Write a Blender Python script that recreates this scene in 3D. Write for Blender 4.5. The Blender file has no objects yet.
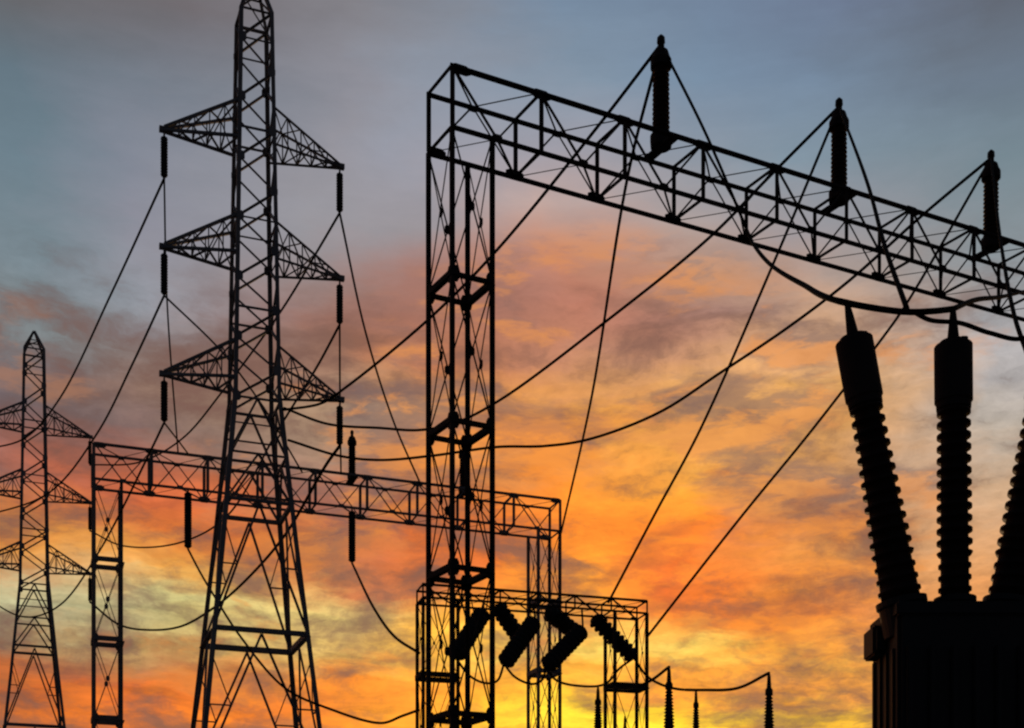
import bpy, bmesh, math, random
from mathutils import Vector, Matrix

random.seed(7)
C = bpy.context.scene
COL = C.collection
F, CX, HY, EYE = 1300.0, 512.0, 930.0, 1.6       # focal length in pixels, optical axis, eye height


def P(px, py, d):
    """World point that stands at depth d (metres) in the direction of a photo pixel."""
    return Vector(((px - CX) / F * d, d, EYE + (HY - py) / F * d))


# ------------------------------------------------------------------ camera
cam = bpy.data.cameras.new('camera')
co = bpy.data.objects.new('camera', cam)
COL.objects.link(co)
co.location = (0, 0, EYE)
co.rotation_euler = (math.radians(90), 0, 0)
cam.sensor_width = 36
cam.lens = F / 1024 * 36
cam.shift_y = (HY - 364) / 1024
cam.clip_start = 0.1
cam.clip_end = 8000
C.camera = co

C.view_settings.view_transform = 'Standard'
C.view_settings.look = 'None'
C.view_settings.gamma = 1
C.view_settings.exposure = 0
C.view_settings.use_curve_mapping = False
C.cycles.pixel_filter_type = 'BLACKMAN_HARRIS'
C.cycles.filter_width = 2.3
C.cycles.max_bounces = 4

# ------------------------------------------------------------------ sky
SUN_EL, SUN_AZ = math.radians(3.0), math.radians(2.5)     # azimuth from +Y towards +X
W = bpy.data.worlds.new('World')
C.world = W
W.use_nodes = True
nt = W.node_tree
nt.nodes.clear()


def node(t, **k):
    n = nt.nodes.new(t)
    for a, b in k.items():
        setattr(n, a, b)
    return n


def put(sock, v):
    if hasattr(v, 'is_linked') or hasattr(v, 'links'):
        nt.links.new(v, sock)
    else:
        sock.default_value = v


def m(op, a, b=0.0, c=0.0):
    n = node('ShaderNodeMath', operation=op)
    put(n.inputs[0], a); put(n.inputs[1], b); put(n.inputs[2], c)
    return n.outputs[0]


def mr(v, a, b, c=0.0, d=1.0, smooth=False):
    n = node('ShaderNodeMapRange', interpolation_type='SMOOTHSTEP' if smooth else 'LINEAR')
    put(n.inputs[0], v)
    for i, x in enumerate((a, b, c, d)):
        n.inputs[1 + i].default_value = x
    return n.outputs[0]


def comb(x, y, z):
    n = node('ShaderNodeCombineXYZ')
    put(n.inputs[0], x); put(n.inputs[1], y); put(n.inputs[2], z)
    return n.outputs[0]


def noise(vec, scale, detail=5.0, rough=0.55):
    n = node('ShaderNodeTexNoise', noise_dimensions='3D')
    nt.links.new(vec, n.inputs['Vector'])
    n.inputs['Scale'].default_value = scale
    n.inputs['Detail'].default_value = detail
    n.inputs['Roughness'].default_value = rough
    return n.outputs[0]


def mix(f, a, b, blend='MIX'):
    n = node('ShaderNodeMix', data_type='RGBA', blend_type=blend)
    put(n.inputs[0], f); put(n.inputs[6], a); put(n.inputs[7], b)
    return n.outputs[2]


def lin(c):
    return tuple(((v / 255) / 12.92 if v <= 10 else ((v / 255 + 0.055) / 1.055) ** 2.4) for v in c) + (1.0,)


tc = node('ShaderNodeTexCoord')
sep = node('ShaderNodeSeparateXYZ')
nt.links.new(tc.outputs['Generated'], sep.inputs[0])
dx, dy, dz = sep.outputs
az = m('ARCTAN2', dx, dy)
hyp = m('SQRT', m('ADD', m('MULTIPLY', dx, dx), m('MULTIPLY', dy, dy)))
el = m('DIVIDE', dz, m('MAXIMUM', hyp, 0.02))

# drifting of the cloud edges
wv = comb(m('MULTIPLY', az, 4.0), m('MULTIPLY', el, 8.0), 3.7)
wx = m('SUBTRACT', noise(wv, 1.0, 6.0, 0.6), 0.5)
wv2 = comb(m('MULTIPLY', az, 4.6), m('MULTIPLY', el, 11.0), 11.3)
wy = m('SUBTRACT', noise(wv2, 1.0, 8.0, 0.62), 0.5)
sv = comb(m('MULTIPLY', az, 7.0), m('ADD', m('MULTIPLY', el, 48.0), m('MULTIPLY', wy, 3.0)), 5.1)
st = m('SUBTRACT', noise(sv, 1.0, 6.0, 0.6), 0.5)
low = mr(m('ADD', el, m('MULTIPLY', wx, 0.12)), 0.53, 0.40, 0.0, 1.0, True)
rise = mr(m('ABSOLUTE', m('SUBTRACT', az, 0.05)), 0.0, 0.30, 0.0, 0.10, True)    # the bank climbs highest ahead               # clouds thin out towards the zenith
azw = m('ADD', az, m('MULTIPLY', wx, 0.26))
elw = m('ADD', el, m('MULTIPLY', m('ADD', m('MULTIPLY', wy, 0.10), m('MULTIPLY', st, 0.035)),
                     m('ADD', m('MULTIPLY', low, 0.85), 0.15)))

COLUMNS = [
    (15, [(0, (104, 104, 108)), (70, (100, 118, 130)), (150, (108, 128, 140)), (260, (118, 132, 140)), (320, (122, 128, 130)),
          (360, (116, 104, 106)), (420, (112, 92, 92)), (480, (132, 92, 84)), (520, (188, 112, 66)), (550, (224, 150, 66)),
          (575, (200, 160, 110)), (610, (182, 178, 136)), (635, (176, 140, 96)), (660, (190, 92, 46)), (700, (222, 104, 28)), (740, (232, 116, 24))]),
    (150, [(0, (114, 108, 112)), (80, (118, 126, 138)), (160, (130, 136, 150)), (230, (142, 142, 154)), (300, (146, 148, 156)),
           (340, (138, 120, 114)), (385, (144, 110, 96)), (420, (126, 98, 92)), (460, (160, 90, 68)), (500, (200, 96, 52)),
           (540, (214, 112, 44)), (575, (232, 160, 66)), (605, (206, 196, 128)), (640, (200, 164, 96)), (668, (160, 110, 72)), (690, (232, 106, 30)), (740, (236, 118, 26))]),
    (340, [(0, (128, 126, 132)), (80, (142, 142, 152)), (160, (152, 150, 158)), (240, (152, 150, 156)), (285, (152, 134, 132)),
           (320, (150, 108, 96)), (360, (172, 122, 98)), (410, (194, 154, 118)), (450, (172, 134, 108)), (485, (196, 108, 62)), (530, (206, 100, 48)),
           (575, (196, 112, 70)), (610, (236, 204, 120)), (640, (214, 170, 90)), (665, (244, 136, 36)), (700, (240, 124, 30)), (740, (242, 132, 30))]),
    (430, [(0, (126, 130, 140)), (80, (138, 144, 156)), (160, (150, 150, 160)), (230, (156, 148, 152)), (270, (166, 122, 112)),
           (320, (160, 108, 92)), (370, (196, 120, 78)), (420, (212, 150, 100)), (460, (212, 140, 84)), (500, (214, 112, 50)), (560, (222, 112, 48)),
           (600, (240, 160, 60)), (640, (246, 190, 80)), (680, (244, 146, 36)), (740, (248, 158, 34))]),
    (560, [(0, (116, 134, 154)), (80, (128, 144, 160)), (150, (156, 152, 160)), (200, (196, 168, 160)), (250, (196, 134, 110)),
           (300, (186, 120, 98)), (350, (192, 128, 100)), (400, (214, 148, 88)), (440, (228, 148, 68)), (480, (242, 142, 46)), (530, (240, 136, 44)),
           (575, (246, 150, 48)), (610, (250, 164, 58)), (645, (254, 218, 100)), (672, (250, 170, 50)), (692, (252, 190, 44)), (712, (254, 222, 44)), (740, (252, 190, 44))]),
    (690, [(0, (110, 126, 148)), (80, (118, 138, 158)), (160, (140, 146, 156)), (220, (176, 160, 156)), (270, (186, 142, 116)),
           (310, (164, 124, 112)), (350, (200, 148, 112)), (400, (224, 166, 98)), (450, (226, 164, 92)), (490, (244, 164, 60)), (540, (246, 132, 38)),
           (590, (244, 112, 32)), (632, (242, 126, 46)), (652, (252, 212, 96)), (672, (246, 160, 52)), (690, (248, 150, 40)), (712, (254, 208, 40)), (740, (250, 170, 40))]),
    (820, [(0, (106, 118, 140)), (80, (114, 132, 152)), (160, (126, 142, 154)), (230, (160, 154, 158)), (290, (190, 154, 130)),
           (340, (206, 160, 122)), (400, (206, 158, 114)), (460, (198, 146, 106)), (520, (192, 134, 96)), (570, (226, 150, 78)), (620, (234, 132, 52)),
           (655, (246, 176, 62)), (680, (242, 146, 52)), (702, (252, 196, 46)), (740, (250, 176, 40))]),
    (990, [(0, (98, 104, 116)), (80, (108, 122, 138)), (160, (118, 136, 146)), (240, (134, 144, 150)), (310, (158, 156, 158)),
           (370, (164, 158, 156)), (430, (176, 164, 140)), (490, (194, 160, 118)), (550, (206, 150, 100)), (620, (224, 150, 84)), (680, (236, 158, 64)), (740, (246, 180, 56))]),
]
EMAX = 0.9


def sky_tone(x, y, c):
    r_, g_, b_ = c
    if 430 <= x < 900 and 390 <= y <= 640:              # the golden heart of the sunset
        r_, g_, b_ = min(255, r_ * 1.03), g_ * 0.98, b_ * 0.78
    if x > 900 and 390 <= y <= 500:
        b_ = b_ * 1.08
    if x <= 340 and 335 <= y <= 470:              # smoky bank on the left
        r_, g_, b_ = r_ * 0.93, g_ * 0.95, b_ * 0.97
    if 430 <= x <= 820 and y <= 160:              # clearer blue-grey high up
        r_, g_, b_ = r_ * 1.03, g_ * 1.04, b_ * 1.05
    return (r_, g_, b_)


prev = None
for i, (px, stops) in enumerate(COLUMNS):
    r = node('ShaderNodeValToRGB')
    cr = r.color_ramp
    cr.interpolation = 'EASE' if False else 'LINEAR'
    a = math.atan((px - CX) / F)
    pts = sorted((((HY - y) / F * math.cos(a)) / EMAX, lin(sky_tone(px, y, c))) for y, c in stops)
    cr.elements[0].position, cr.elements[0].color = pts[0]
    cr.elements[1].position, cr.elements[1].color = pts[-1]
    for p, c in pts[1:-1]:
        e = cr.elements.new(p)
        e.color = c
    nt.links.new(m('DIVIDE', elw, EMAX), r.inputs[0])
    if prev is None:
        prev = r.outputs[0]
    else:
        prev = mix(mr(azw, a0, a, 0, 1, False), prev, r.outputs[0])
    a0 = a
sky_col = prev

# billows and streaks inside the cloud deck
bv = comb(m('MULTIPLY', az, 13.0), m('ADD', m('MULTIPLY', el, 30.0), m('MULTIPLY', wx, 2.5)), 1.9)
bil = mr(noise(bv, 1.0, 10.0, 0.66), 0.34, 0.66, -1.0, 1.0)
bv3 = comb(m('MULTIPLY', az, 6.0), m('ADD', m('MULTIPLY', el, 15.0), m('MULTIPLY', wx, 1.5)), 21.7)
big = mr(noise(bv3, 1.0, 8.0, 0.6), 0.34, 0.66, -1.0, 1.0)
sv2 = comb(m('ADD', m('MULTIPLY', az, 12.0), m('MULTIPLY', wx, 2.0)), m('ADD', m('MULTIPLY', el, 95.0), m('MULTIPLY', wy, 6.0)), 8.8)
strk = mr(noise(sv2, 1.0, 7.0, 0.6), 0.34, 0.66, -1.0, 1.0)
lowest = mr(el, 0.36, 0.20, 0.0, 1.0, True)
mod = m('ADD', m('MULTIPLY', m('ADD', m('MULTIPLY', bil, 0.32), m('MULTIPLY', big, 0.22)), m('ADD', m('MULTIPLY', low, 0.9), 0.1)),
        m('MULTIPLY', m('MULTIPLY', strk, 0.30), m('ADD', m('MULTIPLY', lowest, 0.9), 0.05)))
gain = m('ADD', 1.0, mod)
gn = node('ShaderNodeVectorMath', operation='SCALE')
nt.links.new(sky_col, gn.inputs[0])
nt.links.new(gain, gn.inputs[3])
sky_col = gn.outputs[0]
# mauve undersides in the thick parts
mauve = m('MULTIPLY', m('MULTIPLY', mr(m('ADD', bil, m('MULTIPLY', big, 0.8)), 0.1, -1.1, 0.0, 1.0), low), 0.72)
sky_col = mix(mauve, sky_col, lin((128, 90, 80)))
# a broken bank of cumulus over the sunset: mauve bodies, orange undersides where the low sun reaches
def bank(off, drop=0.0):
    e_ = m('SUBTRACT', el, drop)
    return noise(comb(m('ADD', m('MULTIPLY', az, 6.8), m('MULTIPLY', st, 0.5)), m('MULTIPLY', e_, 14.5), off), 1.0, 11.0, 0.60)


for off, lo_, hi_, dens, under, body in ((31.4, 0.30, 0.565, 0.66, lin((232, 148, 78)), lin((122, 98, 96))),
                                         (47.9, 0.16, 0.44, 0.50, lin((252, 146, 44)), lin((160, 84, 52)))):
    n0 = bank(off)
    n1 = bank(off, 0.016)
    edge = m('ADD', lo_, 0.0)
    band = m('MULTIPLY', mr(el, lo_ - 0.05, lo_ + 0.05, 0, 1, True), mr(m('ADD', m('ADD', el, rise), m('MULTIPLY', wx, 0.10)), hi_, hi_ - 0.07, 0, 1, True))
    msk = m('MULTIPLY', m('MULTIPLY', mr(n0, 0.49, 0.60, 0, 1, True), band), dens)
    lit = mr(m('SUBTRACT', n0, n1), -0.03, 0.07, 0.0, 1.0, True)
    lit = m('MULTIPLY', lit, mr(m('ADD', az, m('MULTIPLY', el, -0.25)), -0.42, -0.16, 0.35, 1.0, True))   # far from the sun the undersides stay dull
    sky_col = mix(msk, sky_col, mix(lit, body, under))
# the clouds do not reach the zenith
sky_col = mix(mr(el, 0.70, 1.0, 0.0, 1.0, True), sky_col, lin((100, 112, 128)))
# the eastern half of the dusk sky, behind the camera, is already dark
front = mr(dy, -0.15, 0.55, 0.0, 1.0, True)
zen = mr(el, 0.75, 2.0, 1.0, 0.12, True)
dusk = mix(mr(el, 0.0, 1.2), lin((46, 48, 58)), lin((36, 44, 60)))
sky_col = mix(m('MULTIPLY', front, zen), dusk, sky_col)

bgc = node('ShaderNodeBackground')
nt.links.new(sky_col, bgc.inputs[0])
bgc.inputs[1].default_value = 0.97
ns = node('ShaderNodeTexSky', sky_type='NISHITA')
ns.sun_disc = False
ns.sun_elevation = SUN_EL
ns.sun_rotation = SUN_AZ
bgs = node('ShaderNodeBackground')
nt.links.new(ns.outputs[0], bgs.inputs[0])
bgs.inputs[1].default_value = 0.006
ad = node('ShaderNodeAddShader')
nt.links.new(bgc.outputs[0], ad.inputs[0])
nt.links.new(bgs.outputs[0], ad.inputs[1])
wo = node('ShaderNodeOutputWorld')
nt.links.new(ad.outputs[0], wo.inputs[0])

sl = bpy.data.lights.new('sun', 'SUN')
sl.energy = 0.6
sl.angle = math.radians(0.6)
sl.color = (1.0, 0.62, 0.32)
so = bpy.data.objects.new('sun', sl)
COL.objects.link(so)
so.rotation_euler = Vector((-math.sin(SUN_AZ) * math.cos(SUN_EL), -math.cos(SUN_AZ) * math.cos(SUN_EL),
                            -math.sin(SUN_EL))).to_track_quat('-Z', 'Y').to_euler()
so.location = (20, 300, 60)


# ------------------------------------------------------------------ materials
def material(name, base, alt, rough=0.7, metal=0.0, scale=3.0, bump=0.0, spec=0.3):
    mt = bpy.data.materials.new(name)
    mt.use_nodes = True
    t = mt.node_tree
    b = t.nodes['Principled BSDF']
    c = t.nodes.new('ShaderNodeTexCoord')
    n = t.nodes.new('ShaderNodeTexNoise')
    n.inputs['Scale'].default_value = scale
    n.inputs['Detail'].default_value = 7
    n.inputs['Roughness'].default_value = 0.65
    t.links.new(c.outputs['Object'], n.inputs['Vector'])
    r = t.nodes.new('ShaderNodeValToRGB')
    r.color_ramp.elements[0].position = 0.38
    r.color_ramp.elements[1].position = 0.66
    r.color_ramp.elements[0].color = (*base, 1)
    r.color_ramp.elements[1].color = (*alt, 1)
    t.links.new(n.outputs[0], r.inputs[0])
    t.links.new(r.outputs[0], b.inputs['Base Color'])
    b.inputs['Roughness'].default_value = rough
    b.inputs['Metallic'].default_value = metal
    b.inputs['Specular IOR Level'].default_value = spec
    if bump:
        k = t.nodes.new('ShaderNodeBump')
        k.inputs['Strength'].default_value = bump
        t.links.new(n.outputs[0], k.inputs['Height'])
        t.links.new(k.outputs[0], b.inputs['Normal'])
    return mt


STEEL = material('weathered_steel', (0.024, 0.023, 0.024), (0.045, 0.034, 0.03), 0.85, 0.0, 0.8, 0.0, 0.1)
GALV = material('galvanised_steel', (0.16, 0.15, 0.15), (0.24, 0.22, 0.21), 0.75, 0.0, 0.8, 0.0, 0.2)
TSTEEL = material('tower_steel', (0.15, 0.15, 0.155), (0.24, 0.23, 0.225), 0.7, 0.0, 0.6, 0.0, 0.25)
PORC = material('brown_porcelain', (0.022, 0.013, 0.010), (0.03, 0.018, 0.014), 0.65, 0.0, 4.0, 0.0, 0.08)
GLASS = material('dark_glazed_disc', (0.022, 0.022, 0.024), (0.032, 0.03, 0.03), 0.7, 0.0, 4.0, 0.0, 0.08)
WIRE = material('aluminium_conductor', (0.010, 0.010, 0.010), (0.016, 0.015, 0.014), 0.9, 0.0, 8.0, 0.0, 0.02)
PAINT = material('transformer_paint', (0.014, 0.015, 0.016), (0.022, 0.021, 0.02), 0.6, 0.0, 1.2, 0.1, 0.25)
CONC = material('concrete', (0.22, 0.21, 0.2), (0.32, 0.31, 0.29), 0.9, 0.0, 5.0, 0.3)
GRAVEL = material('yard_gravel', (0.07, 0.065, 0.06), (0.16, 0.15, 0.14), 0.95, 0.0, 6.0, 0.6)


# ------------------------------------------------------------------ mesh helpers
class MB:
    def __init__(self):
        self.v, self.f = [], []

    def add(self, vs, fs):
        o = len(self.v)
        self.v += [tuple(x) for x in vs]
        self.f += [tuple(i + o for i in f) for f in fs]

    def prism(self, a, b, sec, hint=(0, 0, 1)):
        a, b = Vector(a), Vector(b)
        d = (b - a).normalized()
        h = Vector(hint)
        e1 = h - d * h.dot(d)
        if e1.length < 1e-3:
            h = Vector((1, 0.13, 0))
            e1 = h - d * h.dot(d)
        e1.normalize()
        e2 = d.cross(e1)
        n = len(sec)
        vs = [a + e1 * x + e2 * y for x, y in sec] + [b + e1 * x + e2 * y for x, y in sec]
        fs = [(i, (i + 1) % n, n + (i + 1) % n, n + i) for i in range(n)]
        fs += [tuple(range(n))[::-1], tuple(range(n, 2 * n))]
        self.add(vs, fs)

    def angle(self, a, b, w, hint=(0, 0, 1), t=None):
        """steel angle section from a to b"""
        t = t or max(w * 0.16, 0.008)
        o = w * 0.42
        self.prism(a, b, [(-o, -o), (w - o, -o), (w - o, t - o), (t - o, t - o), (t - o, w - o), (-o, w - o)], hint)

    def flat(self, a, b, w, t, hint=(0, 0, 1)):
        self.prism(a, b, [(-w / 2, -t / 2), (w / 2, -t / 2), (w / 2, t / 2), (-w / 2, t / 2)], hint)

    def plate(self, c, e1, e2, a, b, t):
        """chamfered gusset plate centred on c, spanning 2a along e1 and 2b along e2"""
        c, e1, e2 = Vector(c), Vector(e1).normalized(), Vector(e2).normalized()
        n = e1.cross(e2).normalized()
        k = 0.55
        pts = [(-a, -b * k), (-a * k, -b), (a * k, -b), (a, -b * k), (a, b * k), (a * k, b), (-a * k, b), (-a, b * k)]
        vs = [c + e1 * x + e2 * y - n * t / 2 for x, y in pts] + [c + e1 * x + e2 * y + n * t / 2 for x, y in pts]
        m_ = len(pts)
        fs = [(i, (i + 1) % m_, m_ + (i + 1) % m_, m_ + i) for i in range(m_)]
        fs += [tuple(range(m_))[::-1], tuple(range(m_, 2 * m_))]
        self.add(vs, fs)

    def lathe(self, a, axis, prof, seg=20):
        """prof: (distance along axis, radius)"""
        a, d = Vector(a), Vector(axis).normalized()
        h = Vector((1, 0, 0)) if abs(d.x) < 0.9 else Vector((0, 1, 0))
        e1 = (h - d * h.dot(d)).normalized()
        e2 = d.cross(e1)
        vs, fs = [], []
        for s, r in prof:
            for k in range(seg):
                q = 2 * math.pi * k / seg
                vs.append(a + d * s + (e1 * math.cos(q) + e2 * math.sin(q)) * r)
        for i in range(len(prof) - 1):
            for k in range(seg):
                k2 = (k + 1) % seg
                fs.append((i * seg + k, i * seg + k2, (i + 1) * seg + k2, (i + 1) * seg + k))
        fs.append(tuple(range(seg))[::-1])
        fs.append(tuple((len(prof) - 1) * seg + k for k in range(seg)))
        self.add(vs, fs)

    def tube(self, pts, radii, seg=8):
        vs, fs = [], []
        n = len(pts)
        for i, p in enumerate(pts):
            d = (pts[min(i + 1, n - 1)] - pts[max(i - 1, 0)]).normalized()
            h = Vector((0, 1, 0)) if abs(d.y) < 0.9 else Vector((0, 0, 1))
            e1 = (h - d * h.dot(d)).normalized()
            e2 = d.cross(e1)
            for k in range(seg):
                q = 2 * math.pi * k / seg
                vs.append(p + (e1 * math.cos(q) + e2 * math.sin(q)) * radii[i])
        for i in range(n - 1):
            for k in range(seg):
                k2 = (k + 1) % seg
                fs.append((i * seg + k, i * seg + k2, (i + 1) * seg + k2, (i + 1) * seg + k))
        fs.append(tuple(range(seg))[::-1])
        fs.append(tuple((n - 1) * seg + k for k in range(seg)))
        self.add(vs, fs)

    def box(self, c, sx, sy, sz, bev=0.0, rz=0.0):
        bm = bmesh.new()
        bmesh.ops.create_cube(bm, size=1)
        bmesh.ops.scale(bm, vec=(sx, sy, sz), verts=bm.verts)
        if bev:
            bmesh.ops.bevel(bm, geom=bm.edges[:], offset=bev, segments=2, affect='EDGES')
        bmesh.ops.rotate(bm, matrix=Matrix.Rotation(rz, 3, 'Z'), verts=bm.verts)
        bmesh.ops.translate(bm, vec=c, verts=bm.verts)
        bm.verts.index_update()
        self.add([v.co.copy() for v in bm.verts], [[v.index for v in f.verts] for f in bm.faces])
        bm.free()

    def build(self, name, mat, parent=None, smooth=False):
        me = bpy.data.meshes.new(name)
        off = parent_world(parent) if parent else Vector((0, 0, 0))
        me.from_pydata([tuple(Vector(v) - off) for v in self.v], [], self.f)
        me.materials.append(mat)
        if smooth:
            for p in me.polygons:
                p.use_smooth = True
        me.update()
        o = bpy.data.objects.new(name, me)
        COL.objects.link(o)
        if parent:
            o.parent = parent
        return o


def parent_world(o):
    v = Vector((0, 0, 0))
    while o is not None:
        v += o.location
        o = o.parent
    return v


def tag(o, label=None, cat=None, group=None, kind=None):
    if label: o['label'] = label
    if cat: o['category'] = cat
    if group: o['group'] = group
    if kind: o['kind'] = kind
    return o


def thing(name, label, cat, loc, group=None):
    o = bpy.data.objects.new(name, None)
    COL.objects.link(o)
    o.location = loc
    return tag(o, label, cat, group)


# ------------------------------------------------------------------ ground
g = MB()
S = 3000
g.add([(-S, -S, 0), (S, -S, 0), (S, S, 0), (-S, S, 0)], [(0, 1, 2, 3)])
tag(g.build('ground', GRAVEL), kind='structure')


# ------------------------------------------------------------------ gantries
def gantry(label, A, u, npan, plen, h, w, cs, bay, rings, sz, MT, skew=0.0):
    """A: front left top corner; u: unit direction of the beam; w: width away from the camera; cs: column size"""
    u = Vector((u[0], u[1], 0)).normalized()
    v = Matrix.Rotation(skew, 3, 'Z') @ Vector((-u.y, u.x, 0))
    up = Vector((0, 0, 1))
    zt, zb = A.z, A.z - h
    L = npan * plen
    root = thing('gantry', label, 'gantry', (A.x, A.y, 0), 'lattice steel gantries of the switchyard')

    def pt(t, side, z):
        q = A + u * t + v * (w * side)
        return Vector((q.x, q.y, z))
    # beam
    lace = MB()
    for i in range(npan):
        t0, t1 = i * plen, (i + 1) * plen
        tm = (t0 + t1) / 2
        ds = sz['diag']
        for a, b, hint in (
            (pt(t0, 0, zt), pt(tm, 0, zb), v), (pt(t1, 0, zt), pt(tm, 0, zb), v),
            (pt(t0, 1, zb), pt(tm, 1, zt), v), (pt(t1, 1, zb), pt(tm, 1, zt), v),
            (pt(t0, 0, zt), pt(tm, 1, zt), up), (pt(t1, 0, zt), pt(tm, 1, zt), up),
            (pt(t0, 1, zb), pt(tm, 0, zb), up), (pt(t1, 1, zb), pt(tm, 0, zb), up)):
            lace.angle(a, b, ds * (0.45 if hint is up and (a - pt(t1, 0, zt)).length * (a - pt(t0, 1, zb)).length < 1e-6 else 1.0), hint)
    for i in range(npan + 1):
        t = i * plen
        lace.angle(pt(t, 0, zt), pt(t, 1, zt), sz['diag'] * 1.25, up)
        lace.angle(pt(t, 0, zb), pt(t, 1, zb), sz['diag'] * 1.25, up)
    beam = lace.build('beam', MT, root)
    for s in (0, 1):
        for z, k in ((zt, 1.12 if s == 0 else 1.0), (zb, 1.0)):
            c = MB()
            c.angle(pt(-0.02, s, z), pt(L + 0.02, s, z), sz['chord'] * k, up)
            c.build('chord', MT, beam)
    for i in range(npan + 1):
        for s in (0, 1):
            c = MB()
            c.angle(pt(i * plen, s, zb), pt(i * plen, s, zt), sz['post'], v)
            c.build('post', MT, beam)
    gs = sz['gusset']

    def gusset(*a):
        k_ = MB()
        k_.plate(*a)
        k_.build('gusset_plate', MT, beam)

    for i in range(npan + 1):
        t = i * plen
        off = v * 0.0
        gx = gs if i == 0 else (-gs if i == npan else 0.0)
        gusset(pt(t + gx, 0, zt - gs * 0.25) - v * 0.012, u, up, gs * 1.15, gs * 0.55, 0.012)
        gusset(pt(t + gx, 1, zb + gs * 0.25) + v * 0.012, u, up, gs * 1.15, gs * 0.6, 0.012)
        if i < npan:
            gusset(pt(t + plen / 2, 0, zb + gs * 0.15) - v * 0.012, u, up, gs * 0.6, gs * 0.36, 0.012)
            gusset(pt(t + plen / 2, 1, zt - gs * 0.15) + v * 0.012, u, up, gs * 0.6, gs * 0.36, 0.012)
    # columns
    for t0, t1, outer in ((0, cs, 0), (L - cs, L, 1)):
        lv = [zb - 0.02] + list(rings) + [0.35]
        cl = MB()
        for i in range(len(lv) - 1):
            za, zc = lv[i], lv[i + 1]
            zm = (za + zc) / 2
            for (ta, sa), (tb, sb), n in (((t0, 0), (t1, 0), v), ((t0, 1), (t1, 1), v), ((t0, 0), (t0, 1), u), ((t1, 0), (t1, 1), u)):
                cl.angle(pt(ta, sa, za), pt(tb, sb, zc), sz['lace'], n)
                cl.angle(pt(tb, sb, za) + n * 0.014, pt(ta, sa, zc) + n * 0.014, sz['lace'], n)
                mid = (pt(ta, sa, zm) + pt(tb, sb, zm)) / 2
                cl.plate(mid + n * 0.03, (pt(tb, sb, 0) - pt(ta, sa, 0)), up, gs * 0.36, gs * 0.5, 0.01)
        col = cl.build('column', MT, root)
        for t in (t0, t1):
            for s in (0, 1):
                is_outer = (t == t0 and outer == 0) or (t == t1 and outer == 1)
                lg = MB()
                lg.angle(pt(t, s, 0.3), pt(t, s, zt if False else zb), sz['leg'], (u if t == t0 else -u) + (v if s == 0 else -v) * 0.001)
                lg.build('leg', MT, col)
                ft = MB()
                q = pt(t, s, 0.15)
                ft.box((q.x, q.y, 0.13), 0.42, 0.42, 0.4, 0.03, math.atan2(u.y, u.x))
                ft.build('footing', CONC, col)
        for z in rings:
            rg = MB()
            for (ta, sa), (tb, sb), n in (((t0, 0), (t1, 0), v), ((t0, 1), (t1, 1), v), ((t0, 0), (t0, 1), u), ((t1, 0), (t1, 1), u)):
                rg.angle(pt(ta, sa, z), pt(tb, sb, z), sz['ring'], up)
            for t in (t0, t1):
                for s in (0, 1):
                    sg = -1 if s == 0 else 1
                    k = 1 if t == t0 else -1
                    rg.plate(pt(t, s, z) + v * (0.02 * sg) + u * (k * gs * 0.3), u, up, gs * 0.5, gs * 0.9, 0.012)
                    rg.plate(pt(t, s, z) - u * (0.02 * k) - v * (sg * gs * 0.3), v, up, gs * 0.5, gs * 0.9, 0.012)
            rg.build('ring', MT, col)
    return root, pt, u, v, L


# near gantry (its beam runs to the right and slightly away)
D1 = 28.0
A1 = P(452, 65, D1)
U1 = Vector(((3210 - CX) / F, 1, 0)).normalized()
PL1 = 0.0333 * D1 / U1.y
H1 = 61 / F * D1
ZB1 = A1.z - H1
SZ1 = dict(diag=0.042, chord=0.115, post=0.11, gusset=0.20, lace=0.026, leg=0.092, ring=0.125)
g1, pt1, u1, v1, L1 = gantry('tall near lattice gantry whose beam crosses the top right of the picture', A1, U1, 13, PL1, H1, 1.12, 0.96, 3.16,
                             [ZB1 - 3.16 * k for k in range(1, 6)], SZ1, STEEL, math.radians(5))
# far gantry of the same kind behind the pylon
D2 = 49.0
A2 = P(94, 443, D2)
B2 = P(560, 500, D2 * 487 / 430)
U2 = Vector((B2.x - A2.x, B2.y - A2.y, 0))
LEN2 = U2.length
H2 = 1.33
SZ2 = dict(diag=0.042, chord=0.105, post=0.12, gusset=0.20, lace=0.026, leg=0.115, ring=0.19)
g2, pt2, u2, v2, L2 = gantry('distant lattice gantry with a long low beam passing behind the large pylon', A2, U2, 9, LEN2 / 9, H2, 1.2, 1.0, 3.1,
                             [A2.z - H2 - 3.0 * k for k in range(1, 6)], SZ2, GALV)
# low portal gantry
D3 = 36.0
A3 = P(423, 584, D3)
B3 = P(647, 600, D3 * 347 / 330)
U3 = Vector((B3.x - A3.x, B3.y - A3.y, 0))
LEN3 = U3.length
SZ3 = dict(diag=0.03, chord=0.065, post=0.05, gusset=0.09, lace=0.016, leg=0.085, ring=0.15)
g3, pt3, u3, v3, L3 = gantry('low short portal gantry carrying fat slanted insulators near the bottom centre', A3, U3, 6, LEN3 / 6, 0.36, 0.8, 1.0, 2.5,
                             [8.7, 5.9, 3.1], SZ3, STEEL)


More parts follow.
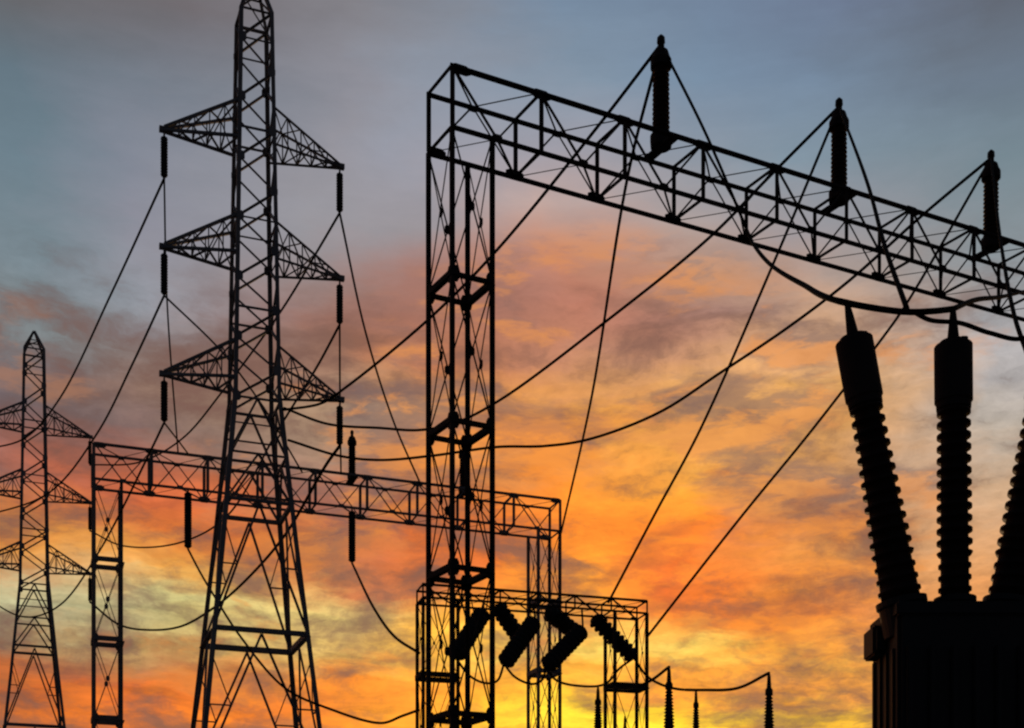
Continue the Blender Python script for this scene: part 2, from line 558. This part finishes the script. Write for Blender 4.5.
# ------------------------------------------------------------------ transmission towers
def tower(label, cx, cy, rot, dz, top, apex, arms, w_ext=0.0):
    root = thing('transmission_tower', label, 'pylon', (cx, cy, 0), 'lattice pylons of the power line')
    u = Vector((math.cos(rot), math.sin(rot), 0))
    v = Vector((-u.y, u.x, 0))
    up = Vector((0, 0, 1))
    tab = [(-4.0, 6.3), (0, 5.45), (8.44, 3.67), (14.5, 2.40), (19.5, 1.46), (32.4, 1.03), (40, 0.9)]

    def wd(z):
        z -= dz
        for (z0, w0), (z1, w1) in zip(tab, tab[1:]):
            if z <= z1:
                return w0 + (w1 - w0) * (z - z0) / (z1 - z0)
        return tab[-1][1]

    def c(i, z):
        """corner i (0..3) of the body at height z"""
        s = wd(z) / 2
        a, b = ((-1, -1), (1, -1), (1, 1), (-1, 1))[i]
        q = u * (a * s) + v * (b * s)
        return Vector((cx + q.x, cy + q.y, z))

    def fm(i, z):
        return (c(i, z) + c((i + 1) % 4, z)) / 2
    nrm = [-v, u, v, -u]
    Z = lambda z: z + dz
    lace = MB()
    # zigzag lacing of the slim upper body
    levels = []
    z = Z(19.3)
    n = 13
    step = (top - z) / n
    for k in range(n):
        z0, z1 = z + step * k, z + step * (k + 1)
        for i in range(4):
            a, b = i, (i + 1) % 4
            if (k + i // 2) % 2:
                a, b = b, a
            lace.angle(c(a, z0), c(b, z1), 0.072, nrm[i])
            if k % 3 == 0:
                lace.angle(c(a, z0) + nrm[i] * .01, c(b, z0) + nrm[i] * .01, 0.06, up)
            lace.plate(c(a, z0) + nrm[i] * 0.05 + (c(b, z0) - c(a, z0)).normalized() * 0.06, c(b, z0) - c(a, z0), up, 0.13, 0.16, 0.012)
    # tapered lower body: a K brace on every face of each panel
    for zt_, zb_ in ((19.3, 17.4), (17.4, 15.75), (15.7, 11.45), (11.3, 6.4), (6.2, 0.2 - dz)):
        zt_, zb_ = Z(zt_), Z(zb_)
        for i in range(4):
            j = (i + 1) % 4
            for q in (i, j):
                lace.angle(fm(i, zt_), c(q, zb_), 0.075, nrm[i])
                if zt_ - zb_ > 3:
                    for f_ in ((0.5,) if zt_ - zb_ < 5 else (0.36, 0.7)):
                        zm = zt_ + (zb_ - zt_) * f_
                        pm = fm(i, zt_).lerp(c(q, zb_), f_)
                        lace.angle(c(q, zm), pm, 0.05, up)
                        zn = zt_ + (zb_ - zt_) * (f_ - 0.34)
                        lace.angle(c(q, zn), pm, 0.035, nrm[i])
    body = lace.build('body', TSTEEL, root)
    for i in range(4):
        lg = MB()
        zs = [0.25, Z(8.44), Z(14.5), Z(19.5), top]
        for za, zc in zip(zs, zs[1:]):
            d = (c((i + 2) % 4, za) - c(i, za)).normalized()
            lg.angle(c(i, za), c(i, zc), 0.155 if za < Z(19) else 0.135, nrm[(i + 1) % 4] + d * .001)
        lg.build('leg', TSTEEL, body)
        ft = MB()
        q = c(i, 0.2)
        ft.box((q.x, q.y, 0.2), 0.7, 0.7, 0.6, 0.04, rot)
        ft.build('footing', CONC, body)
    for zr, ww in ((19.3, 0.08), (18.4, 0.05), (17.4, 0.08), (15.8, 0.13), (11.4, 0.18), (6.3, 0.11)):
        rg = MB()
        for i in range(4):
            rg.angle(c(i, Z(zr)), c((i + 1) % 4, Z(zr)), ww, up)
        rg.build('ring', TSTEEL, body)
    # peak
    pk = MB()
    ap = Vector((cx, cy, apex))
    for i in range(4):
        q = c(i, top)
        t_ = ap + (q - Vector((cx, cy, top))) * 0.03
        pk.angle(q, Vector((t_.x, t_.y, apex)), 0.11, nrm[i])
        zm = top + (apex - top) * 0.5
        pk.angle(q.lerp(t_, 0.5), c((i + 1) % 4, top).lerp(ap, 0.5), 0.05, up)
        pk.angle(q, c((i + 1) % 4, top).lerp(ap, 0.5), 0.05, nrm[i])
        pk.angle(q, c((i + 1) % 4, top), 0.08, up)
    pk.build('peak', TSTEEL, root)
    tips = []
    for za in arms:
        for sgn in (-1, 1):
            ids = (0, 3) if sgn < 0 else (1, 2)
            tip = Vector((cx, cy, za)) + u * (2.95 * sgn)
            tips.append(tip)
            zu = za + 1.25
            al = MB()
            lo = [c(i, za) for i in ids]
            hi = [c(i, zu) for i in ids]
            tl = [tip - v * 0.06 * (1 if k == 0 else -1) for k in (0, 1)]
            th = [q + up * 0.09 for q in tl]
            N = 5
            for k in range(2):
                for j in range(N):
                    f0, f1 = j / N, (j + 1) / N
                    p0 = hi[k].lerp(th[k], f0); p1 = hi[k].lerp(th[k], f1)
                    q0 = lo[k].lerp(tl[k], f0); q1 = lo[k].lerp(tl[k], f1)
                    if j % 2 == 0:
                        al.angle(q0, p1, 0.042, v)
                    else:
                        al.angle(p0, q1, 0.042, v)
                    if j:
                        al.angle(p0, q0, 0.038, v)
            for j in range(N):
                f0, f1 = j / N, (j + 1) / N
                al.angle(lo[j % 2].lerp(tl[j % 2], f0), lo[1 - j % 2].lerp(tl[1 - j % 2], f1), 0.055, up)
                al.angle(hi[j % 2].lerp(th[j % 2], f0), hi[1 - j % 2].lerp(th[1 - j % 2], f1), 0.045, up)
                if j:
                    al.angle(lo[0].lerp(tl[0], f0), lo[1].lerp(tl[1], f0), 0.05, up)
            arm = al.build('crossarm', TSTEEL, root)
            for k in range(2):
                cb = MB(); cb.angle(lo[k], tl[k], 0.085, up); cb.build('chord', TSTEEL, arm)
                cb = MB(); cb.angle(hi[k], th[k], 0.09, up); cb.build('chord', TSTEEL, arm)
            tp = MB()
            tp.flat(tip - u * 0.22 * sgn + up * .03, tip + u * 0.16 * sgn + up * .03, 0.16, 0.16)
            tp.flat(tip + up * .03, tip - up * 0.16, 0.06, 0.04, v)
            tp.build('tip_plate', TSTEEL, arm)
    return root, tips, c


T1 = P(254, 0, 44)
tw1, tips1, c1 = tower('large near lattice pylon with six crossarms left of the picture', T1.x, 44.0, math.radians(20.5), 0.0, 32.4, 34.1, (28.02, 24.15, 19.95))
T2 = P(34, 0, 72)
tw2, tips2, c2 = tower('small far lattice pylon with a pointed peak at the left edge', T2.x, 72.0, math.radians(22), 1.3, 33.6, 34.75, (29.3, 25.6, 21.6))


# ------------------------------------------------------------------ insulators
def sheds(mb, a, axis, s0, s1, r0, r1, core0, core1, pitch, seg=20):
    """ribbed insulator body between s0 and s1 along the axis"""
    n = max(3, int(round((s1 - s0) / pitch)))
    prof = []
    for i in range(n):
        f = i / (n - 1 if n > 1 else 1)
        b = s0 + (s1 - s0) * i / n
        pz = (s1 - s0) / n
        R = r0 + (r1 - r0) * f
        k = core0 + (core1 - core0) * f
        prof += [(b, k), (b + pz * .25, k), (b + pz * .40, R * 0.97), (b + pz * .52, R), (b + pz * .78, k + (R - k) * .25), (b + pz * .95, k)]
    mb.lathe(a, axis, prof, seg)


def hanging_insulator(label, a, b, r, group, pitch=0.10, link=0.08, core=0.88, mat=None):
    """disc string from a (top, fixed) to b (bottom, carrying the conductor)"""
    a, b = Vector(a), Vector(b)
    d = b - a
    L = d.length
    d.normalize()
    root = thing('insulator_string', label, 'insulator', a, group)
    s = MB(); sheds(s, a, d, link, L - link, r, r, r * core, r * core, pitch); s.build('disc_stack', mat or GLASS, root, True)
    s = MB(); s.lathe(a, d, [(-0.06, 0.03), (link * .6, 0.035), (link * .7, r * .6), (link * 1.15, r * .62)], 14); s.build('cap', STEEL, root)
    s = MB(); s.lathe(a, d, [(L - link * 1.1, r * .62), (L - link * .6, r * .6), (L - link * .5, 0.035), (L + .03, 0.035)], 14); s.build('end_fitting', STEEL, root)
    return root


GT = 'suspension insulators hanging from the pylon crossarms'
names = ['upper left', 'upper right', 'middle left', 'middle right', 'lower left', 'lower right']
bot1, bot2 = [], []
for k, tip in enumerate(tips1):
    a = tip + Vector((0, 0, -0.16)); b = tip + Vector((0, 0, -1.58))
    hanging_insulator('dark insulator string hanging from the %s crossarm of the large pylon' % names[k], a, b, 0.12, GT)
    bot1.append(b)
for k, tip in enumerate(tips2):
    a = tip + Vector((0, 0, -0.16)); b = tip + Vector((0, 0, -1.55))
    hanging_insulator('small insulator string hanging from the %s crossarm of the far left pylon' % names[k], a, b, 0.10, GT)
    bot2.append(b)

# strain strings on the low portal
GS = 'fat slanted insulators under the low portal gantry'
strs = [((484, 611, 36.4), (455, 657, 35.4), 'fat insulator slanting down left, nearest the left column of the low portal'),
        ((497, 606, 37.4), (523, 643, 38.4), 'fat insulator slanting down right just right of the tall near column'),
        ((535, 620, 36.8), (504, 664, 35.8), 'fat insulator slanting down left in front of the next slanted one'),
        ((547, 611, 37.9), (580, 636, 38.9), 'fat insulator slanting down right in the middle of the low portal'),
        ((583, 629, 37.2), (546, 667, 36.2), 'fat insulator slanting down left, rightmost of those leaning that way'),
        ((593, 617, 38.3), (634, 658, 39.2), 'fat insulator slanting down right against the right column of the low portal')]
sb = []
for a, b, lab in strs:
    A_, B_ = P(*a), P(*b)
    hanging_insulator(lab, A_, B_, 0.26, GS, 0.19, 0.07, 0.66)
    sb.append(B_)
    # hanger link from the beam down to the string
    side = 0 if a[0] > b[0] else 1
    q = A_ - pt3(0, side, 0)
    t = max(0.1, min(L3 - 0.1, q.x * u3.x + q.y * u3.y))
    lk = MB()
    lk.flat(pt3(t, side, A3.z - 0.36), A_ + Vector((0, 0, 0.01)), 0.05, 0.03, u3)
    ho = lk.build('hanger_link', STEEL, None)
    par = [o for o in bpy.data.objects if o.name.startswith('insulator_string') and o.parent is None and (o.location - A_).length < 1e-4][0]
    ho.data.transform(Matrix.Translation(-par.location))
    ho.parent = par


def post_insulator(label, base, H, r, group, name='post_insulator'):
    base = Vector(base)
    up = Vector((0, 0, 1))
    root = thing(name, label, 'insulator', base, group)
    s = MB(); s.lathe(base, up, [(0, r * 1.25), (H * .05, r * 1.3), (H * .10, r * 1.3), (H * .115, r)], 20); s.build('base_flange', STEEL, root)
    s = MB(); sheds(s, base, up, H * .11, H * .70, r * 1.06, r * 1.0, r * .86, r * .80, H * .043); s.build('porcelain_body', PORC, root, True)
    s = MB(); s.lathe(base, up, [(H * .70, r * 1.0), (H * .705, r * 1.26), (H * .77, r * 1.26), (H * .80, r * 1.05), (H * .85, r * .86), (H * .87, r * .55)], 20); s.build('cap', STEEL, root)
    s = MB(); s.lathe(base, up, [(H * .86, r * .42), (H * .92, r * .40), (H * .93, r * .50), (H * .975, r * .46), (H, r * .15)], 14); s.build('terminal', STEEL, root)
    return root


def on_beam(pt, u, px, frac, z):
    """point on the beam top (frac of its width) that lies on the bearing of a column of the photo"""
    k = (px - CX) / F
    q = pt(0, frac, z)
    t = (k * q.y - q.x) / (u.x - k * u.y)
    return Vector((q.x + u.x * t, q.y + u.y * t, z))


GP = 'post insulators standing on the near gantry beam'
tops = []
for px, ytop, lab in ((661, 35, 'leftmost tall post insulator standing on the near gantry beam'),
                      (839, 98, 'middle post insulator on the near gantry beam, between two others'),
                      (991, 150, 'post insulator on the near gantry beam close to the right picture edge')):
    b = on_beam(pt1, u1, px, 0.52, A1.z + 0.02)
    H = EYE + (HY - ytop) / F * b.y - b.z
    post_insulator(lab, b, H, 0.20, GP)
    # saddle plate carrying the post between the chords
    tops.append(b + Vector((0, 0, H)))
    sd = MB()
    sd.flat(b - v1 * 0.56 - Vector((0, 0, .02)), b + v1 * 0.52 - Vector((0, 0, .02)), 0.05, 0.24, Vector((0, 0, 1)))
    so_ = sd.build('saddle_plate', STEEL, g1)

for px, ytop, lab in ((352, 430, 'slim post insulator standing on the distant gantry beam right of the pylon'),
                      (463, 443, 'slim post insulator on the distant gantry beam seen through the near column')):
    b = on_beam(pt2, u2, px, 0.5, A2.z + 0.02)
    H = EYE + (HY - ytop) / F * b.y - b.z
    post_insulator(lab, b, H, 0.15, 'post insulators standing on the distant gantry beam')
    sd = MB()
    sd.flat(b - v2 * 0.54 - Vector((0, 0, .02)), b + v2 * 0.54 - Vector((0, 0, .02)), 0.05, 0.3, Vector((0, 0, 1)))
    sd.build('saddle_plate', STEEL, g2)
hb = []
for px, ybot, lab in ((188, 549, 'insulator string hanging under the distant gantry beam left of the pylon'),
                      (352, 563, 'insulator string hanging under the distant gantry beam right of the pylon')):
    a = on_beam(pt2, u2, px, 0.0, A2.z - H2 - 0.1)
    b = Vector((a.x, a.y, EYE + (HY - ybot) / F * a.y))
    hanging_insulator(lab, a, b, 0.15, 'insulators hanging under the distant gantry beam')
    hb.append(b)


# ------------------------------------------------------------------ transformer at the right edge
DT = 14.0
K = DT / F
tc_ = P(955, 603, DT)
TX, TZ = tc_.x, tc_.z
tr = thing('power_transformer', 'black transformer tank with three ribbed bushings at the right edge', 'transformer', (TX, DT, 0))
tk = MB()
TW = 1.40                                      # width of the tank body
tk.box((TX, DT + 0.2, (TZ - 0.15) / 2 + 0.1), TW, 1.0, TZ - 0.35, 0.04)
for k in range(6):                             # pressed stiffener ribs
    x = TX - TW / 2 + TW * (k + 0.5) / 6
    tk.box((x, DT - 0.32, (TZ - 0.15) / 2), 0.07, 0.08, TZ - 0.9, 0.015)
for k in range(4):
    tk.box((TX - TW / 2 - 0.012, DT - 0.15 + 0.24 * k, (TZ - 0.15) / 2), 0.03, 0.07, TZ - 0.9, 0.008)
tank = tk.build('tank', PAINT, tr)
ld = MB()
ld.box((TX, DT + 0.2, TZ - 0.13), TW + 0.04, 1.06, 0.15, 0.02)
ld.build('lid', PAINT, tr)
lp = MB()
lp.box((TX - TW / 2 - 0.06, DT + 0.35, TZ - 0.36), 0.16, 0.4, 0.32, 0.02)
lp.box((TX - TW / 2 - 0.06, DT + 0.13, TZ - 0.36), 0.1, 0.06, 0.24, 0.01)
lp.build('terminal_box', PAINT, tr)
bs = MB()
bs.box((TX, DT + 0.2, 0.11), TW + 0.3, 1.4, 0.24, 0.02)
bs.build('plinth', CONC, tr)
tipsT = []
for (bx, by), (tx, ty), lean, taper in (((902, 606), (847, 303), 'left', 1.22), ((955, 604), (953, 309), 'mid', 1.0), ((1008, 606), (1060, 303), 'right', 1.22)):
    a = P(bx, by, DT); b = P(tx, ty, DT)
    d = b - a
    Lb = d.length
    d.normalize()
    r = 14.5 * K
    br = MB()
    n_ = 16                                      # thin sheds on a core that swells towards its foot
    prof = []
    for k in range(n_):
        for f_, e_ in ((0, 0), (.50, 0), (.58, 1), (.82, 1), (.92, 0)):
            s_ = 0.02 + 0.64 * (k + f_) / n_
            g_ = max(0.0, 1 - s_ / 0.66)
            core = r * (.86 + ((.48 * g_ ** 1.3) if taper > 1 else .10 * g_))
            prof.append((s_ * Lb, core + e_ * r * (.27 if g_ < .75 else .16)))
    br.lathe(a, d, prof, 28)
    bush = br.build('bushing', PORC, tr, True)
    c_ = MB()
    c_.lathe(a, d, [(0.655 * Lb, r * 1.0), (0.66 * Lb, r * 1.16), (0.679 * Lb, r * 1.18), (0.680 * Lb, r * 1.18), (0.686 * Lb, r * 1.28), (0.872 * Lb, r * 1.28), (0.875 * Lb, r * 1.24), (0.875 * Lb, r * .4)], 28)
    c_.build('cap', STEEL, bush)
    c_ = MB()                                      # stepped head plate with a clamp lug
    c_.lathe(a, d, [(0.874 * Lb, r * .92), (0.888 * Lb, r * .92), (0.889 * Lb, r * .5)], 24)
    lug = a + d * (0.885 * Lb) + Vector((r * .62, -r * .3, 0))
    c_.box(lug, r * .5, r * .5, r * .55, 0.01)
    c_.build('head_plate', STEEL, bush)
    c_ = MB()
    c_.lathe(a, d, [(0.87 * Lb, r * .46), (0.90 * Lb, r * .40), (0.96 * Lb, r * .28), (Lb, r * .18)], 16)
    c_.build('terminal', STEEL, bush)
    c_ = MB()
    c_.lathe(a, d, [(-0.32, r * 1.3 * taper), (-0.02, r * 1.3 * taper), (0.0, r * 1.42 * taper), (0.06, r * 1.42 * taper), (0.075, r * 1.1 * taper)], 28)
    c_.build('turret', PAINT, bush)
    tipsT.append(b)


# ------------------------------------------------------------------ slim bushings along the bottom edge
def instrument(label, px, py, d, r):
    tip = P(px, py, d)
    up = Vector((0, 0, 1))
    base = Vector((tip.x, tip.y, 0))
    root = thing('instrument_transformer', label, 'transformer', base, 'slim instrument transformers along the bottom edge')
    z = tip.z
    s = MB(); sheds(s, Vector((tip.x, tip.y, 0)), up, z - 2.5, z - 0.5, r * 1.5, r * .75, r * 1.2, r * .5, 0.085, 18); s.build('porcelain_column', PORC, root, True)
    s = MB(); s.lathe(base, up, [(z - .52, r * .75), (z - .42, r * .72), (z - .36, r * .45), (z - .1, r * .34), (z, r * .2)], 16); s.build('cap', STEEL, root)
    s = MB(); s.box((tip.x, tip.y, z - 2.85), 0.62, 0.62, 0.72, 0.05); s.build('tank', PAINT, root)
    s = MB()
    zp = z - 3.2
    for a in (-1, 1):
        for b in (-1, 1):
            s.angle((tip.x + a * .25, tip.y + b * .25, 0.2), (tip.x + a * .25, tip.y + b * .25, zp), 0.08, (a, 0.01, 0))
    n = max(2, int(zp / 0.8))
    for k in range(n):
        z0, z1 = 0.2 + (zp - .2) * k / n, 0.2 + (zp - .2) * (k + 1) / n
        q = 1 if k % 2 else -1
        for b in (-1, 1):
            s.angle((tip.x - q * .25, tip.y + b * .25, z0), (tip.x + q * .25, tip.y + b * .25, z1), 0.04, (0, 1, 0))
            s.angle((tip.x + b * .25, tip.y - q * .25, z0), (tip.x + b * .25, tip.y + q * .25, z1), 0.04, (1, 0, 0))
    s.build('pedestal', STEEL, root)
    s = MB(); s.box((tip.x, tip.y, 0.1), 0.9, 0.9, 0.24, 0.03); s.build('footing', CONC, root)
    return tip


i1 = instrument('slim dark bushing left of the low portal right column, at the bottom edge', 598, 687, 40, 0.14)
i2 = instrument('tallest slim bushing at the bottom edge, right of the low portal', 669, 667, 32, 0.13)
i3 = instrument('thin short bushing at the bottom edge between two taller ones', 696, 690, 40, 0.12)
i4 = instrument('rightmost slim bushing at the bottom edge, with a cable ending on its tip', 769, 673, 32, 0.13)
i5 = instrument('lowest slim bushing tip showing inside the low portal right column', 625, 716, 42, 0.12)


# ------------------------------------------------------------------ conductors
def wire(label, pts, px_w, name='power_cable', group=None, n=14):
    """pts: (px, py) knots with depth on the first and last (and on any between): a smooth cable through them"""
    ks = [[float(p[0]), float(p[1]), float(p[2]) if len(p) > 2 else None] for p in pts]
    s = [0.0]
    for a, b in zip(ks, ks[1:]):
        s.append(s[-1] + math.hypot(a[0] - b[0], a[1] - b[1]))
    known = [i for i, k in enumerate(ks) if k[2] is not None]
    for a, b in zip(known, known[1:]):
        for i in range(a + 1, b):
            f = (s[i] - s[a]) / (s[b] - s[a])
            ks[i][2] = 1.0 / ((1 - f) / ks[a][2] + f / ks[b][2])
    Q = [P(*k) for k in ks]
    out = []
    m_ = len(Q)
    for i in range(m_ - 1):
        p0 = Q[i - 1] if i else Q[0] * 2 - Q[1]
        p1, p2 = Q[i], Q[i + 1]
        p3 = Q[i + 2] if i + 2 < m_ else Q[-1] * 2 - Q[-2]
        t0 = 0.0
        t1 = t0 + max((p1 - p0).length, 1e-4) ** 0.5
        t2 = t1 + max((p2 - p1).length, 1e-4) ** 0.5
        t3 = t2 + max((p3 - p2).length, 1e-4) ** 0.5
        for j in range(n):
            t = t1 + (t2 - t1) * j / n
            a1 = p0 * ((t1 - t) / (t1 - t0)) + p1 * ((t - t0) / (t1 - t0))
            a2 = p1 * ((t2 - t) / (t2 - t1)) + p2 * ((t - t1) / (t2 - t1))
            a3 = p2 * ((t3 - t) / (t3 - t2)) + p3 * ((t - t2) / (t3 - t2))
            b1 = a1 * ((t2 - t) / (t2 - t0)) + a2 * ((t - t0) / (t2 - t0))
            b2 = a2 * ((t3 - t) / (t3 - t1)) + a3 * ((t - t1) / (t3 - t1))
            out.append(b1 * ((t2 - t) / (t2 - t1)) + b2 * ((t - t1) / (t2 - t1)))
    out.append(Q[-1])
    dm = sum(k[2] for k in ks) / len(ks)
    r = px_w * 1.12 / 2 / F * dm
    b = MB()
    b.tube(out, [r] * len(out), 8)
    o = b.build(name, WIRE, None, True)
    return tag(o, label, 'cable', group or 'overhead cables of the switchyard')


def px(v):
    return (CX + v.x / v.y * F, HY - (v.z - EYE) / v.y * F, v.y)


t1, t2, t3 = [px(q - Vector((0, 0, 0.22))) for q in tops]
# from the post insulators back to the pylon
wire('long cable from the leftmost gantry post insulator down left to the large pylon', [t1, (595, 130), (497, 250), (430, 318), (345, 388), (322, 403), (283, 410, 43.3)], 2.6)
wire('long sagging cable from the middle gantry post insulator to the large pylon', [t2, (768, 178), (710, 237), (600, 326), (500, 400), (455, 423), (420, 430), (380, 428), (328, 424), (284, 408, 43.3)], 2.6)
wire('longest sagging cable from the right gantry post insulator to the large pylon', [t3, (925, 213), (850, 280), (790, 326), (720, 373), (660, 412), (590, 439), (545, 446), (497, 447), (430, 456), (380, 460), (340, 456), (288, 440, 43)], 2.6)
# steep cables
wire('steep cable from the leftmost gantry post insulator to the end of the distant gantry', [t1, (628, 175), (592, 395), (561, 533, 55.4)], 2.4)
wire('steep cable from the middle gantry post insulator down to the low portal top', [t2, (774, 262), (700, 430), (656, 512), (608, 603, 38.0)], 2.4)
wire('steep cable from the right post insulator passing behind the left bushing to the low portal', [t3, (905, 306), (878, 344), (812, 430), (741, 517), (647, 637, 37.9)], 2.4)
# leads down to the transformer
bt = [px(q) for q in tipsT]
wire('thick lead sagging from the leftmost post insulator to the transformer bushing tips', [t1, (705, 132), (747, 230, 28.5), (754, 245), (771, 265), (802, 284), bt[0], (880, 309), (908, 312), (935, 311), bt[1]], 4.0)
wire('short lead from the middle post insulator down to the sagging lead above the bushings', [t2, (868, 185), (886, 250), (907, 309, 14.2)], 3.2)
wire('thick lead looping between the middle and right bushing tips', [(912, 311, 14), (930, 320), (960, 323), (990, 333), (1024, 338), bt[2]], 4.2)
wire('lead from the middle bushing tip rising to the gantry beam at the right edge', [bt[1], (975, 300), (1000, 297), (1030, 290, 30)], 3.6)
wire('lead from the right post insulator dropping past the right picture edge', [t3, (1002, 250), (1015, 318), (1026, 350), (1040, 385, 14)], 3.2)

# phase wires between the two pylons
b1 = [px(q) for q in bot1]
b2 = [px(q) for q in bot2]
GL = 'line wires strung between the two pylons'
wire('straight thin wire from the upper left crossarm of the large pylon towards the far pylon', [b1[0], (112, 292), (60, 398), (25, 438), b2[0]], 1.7, 'line_wire', GL)
wire('thin wire from the middle left crossarm of the large pylon towards the far pylon', [b1[2], (132, 365), (98, 432), (50, 492), b2[2]], 1.7, 'line_wire', GL)
wire('thin wire from the lower left crossarm of the large pylon sagging to the far pylon', [b1[4], (152, 448), (100, 550), (60, 605), (25, 617), b2[4]], 1.6, 'line_wire', GL)
wire('thin wire from the upper right crossarm passing behind the large pylon', [b1[1], (318, 250), (283, 308), (222, 392), (183, 438), (140, 462), b2[1]], 1.7, 'line_wire', GL)
wire('thin wire from the middle right crossarm passing behind the large pylon', [b1[3], (318, 365), (278, 430), (228, 515), (182, 542), (124, 546), b2[3]], 1.7, 'line_wire', GL)
wire('thin wire from the lower right crossarm passing behind the large pylon', [b1[5], (326, 465), (285, 535), (243, 583), (212, 609), (182, 626), (150, 630), (120, 625), b2[5]], 2.2, 'line_wire', GL)
GD = 'thin dropper wires from the large pylon to the distant gantry'
wire('near vertical wire from the upper left crossarm down to the distant gantry', [b1[0], (167, 300), (178, 452, 49.8)], 1.6, 'dropper_wire', GD)
wire('slanting wire from the middle left crossarm going right behind the pylon body', [b1[2], (222, 352), (262, 405), (302, 472, 51.6)], 1.7, 'dropper_wire', GD)
wire('short wire from the lower left insulator down to the distant gantry', [b1[4], (180, 443), (189, 455, 50)], 1.5, 'dropper_wire', GD)
wire('slanting wire from the upper right insulator down to the distant gantry', [b1[1], (365, 330), (393, 420), (420, 483, 53.2)], 1.8, 'dropper_wire', GD)
wire('vertical wire from the middle right insulator down to the distant gantry', [b1[3], (340, 400), (341, 474, 52)], 1.6, 'dropper_wire', GD)

# low cables
wire('sagging cable from the hanging insulator left of the pylon to the low portal', [px(hb[0]), (200, 572), (213, 594), (240, 636), (285, 688), (330, 709), (382, 723), (402, 716), (419, 710, 36)], 2.2)
wire('sagging cable from the hanging insulator right of the pylon to the low portal', [px(hb[1]), (375, 610), (395, 637), (419, 653, 36)], 2.4)
q = [px(v_) for v_ in sb]
wire('short jumper looping under the two leftmost fat insulators', [q[0], (470, 676), (485, 683), (497, 681), q[2]], 2.2, 'jumper_cable', 'jumper loops under the low portal')
wire('jumper looping from the second fat insulator to the third under the low portal', [q[2], (515, 677), (532, 684), (542, 680), q[4]], 2.2, 'jumper_cable', 'jumper loops under the low portal')
wire('jumper looping under the right half of the low portal to its last insulator', [q[4], (556, 680), (580, 686), (605, 684), (620, 668), q[5]], 2.2, 'jumper_cable', 'jumper loops under the low portal')
wire('cable from the low portal right column rising to the tallest slim bushing', [(606, 687, 37.8), (630, 688), (650, 681), px(i2)], 2.6)
wire('sagging cable from the last fat insulator to the rightmost slim bushing', [q[5], (648, 677), (672, 688), (705, 690), (738, 688), px(i4)], 2.6)
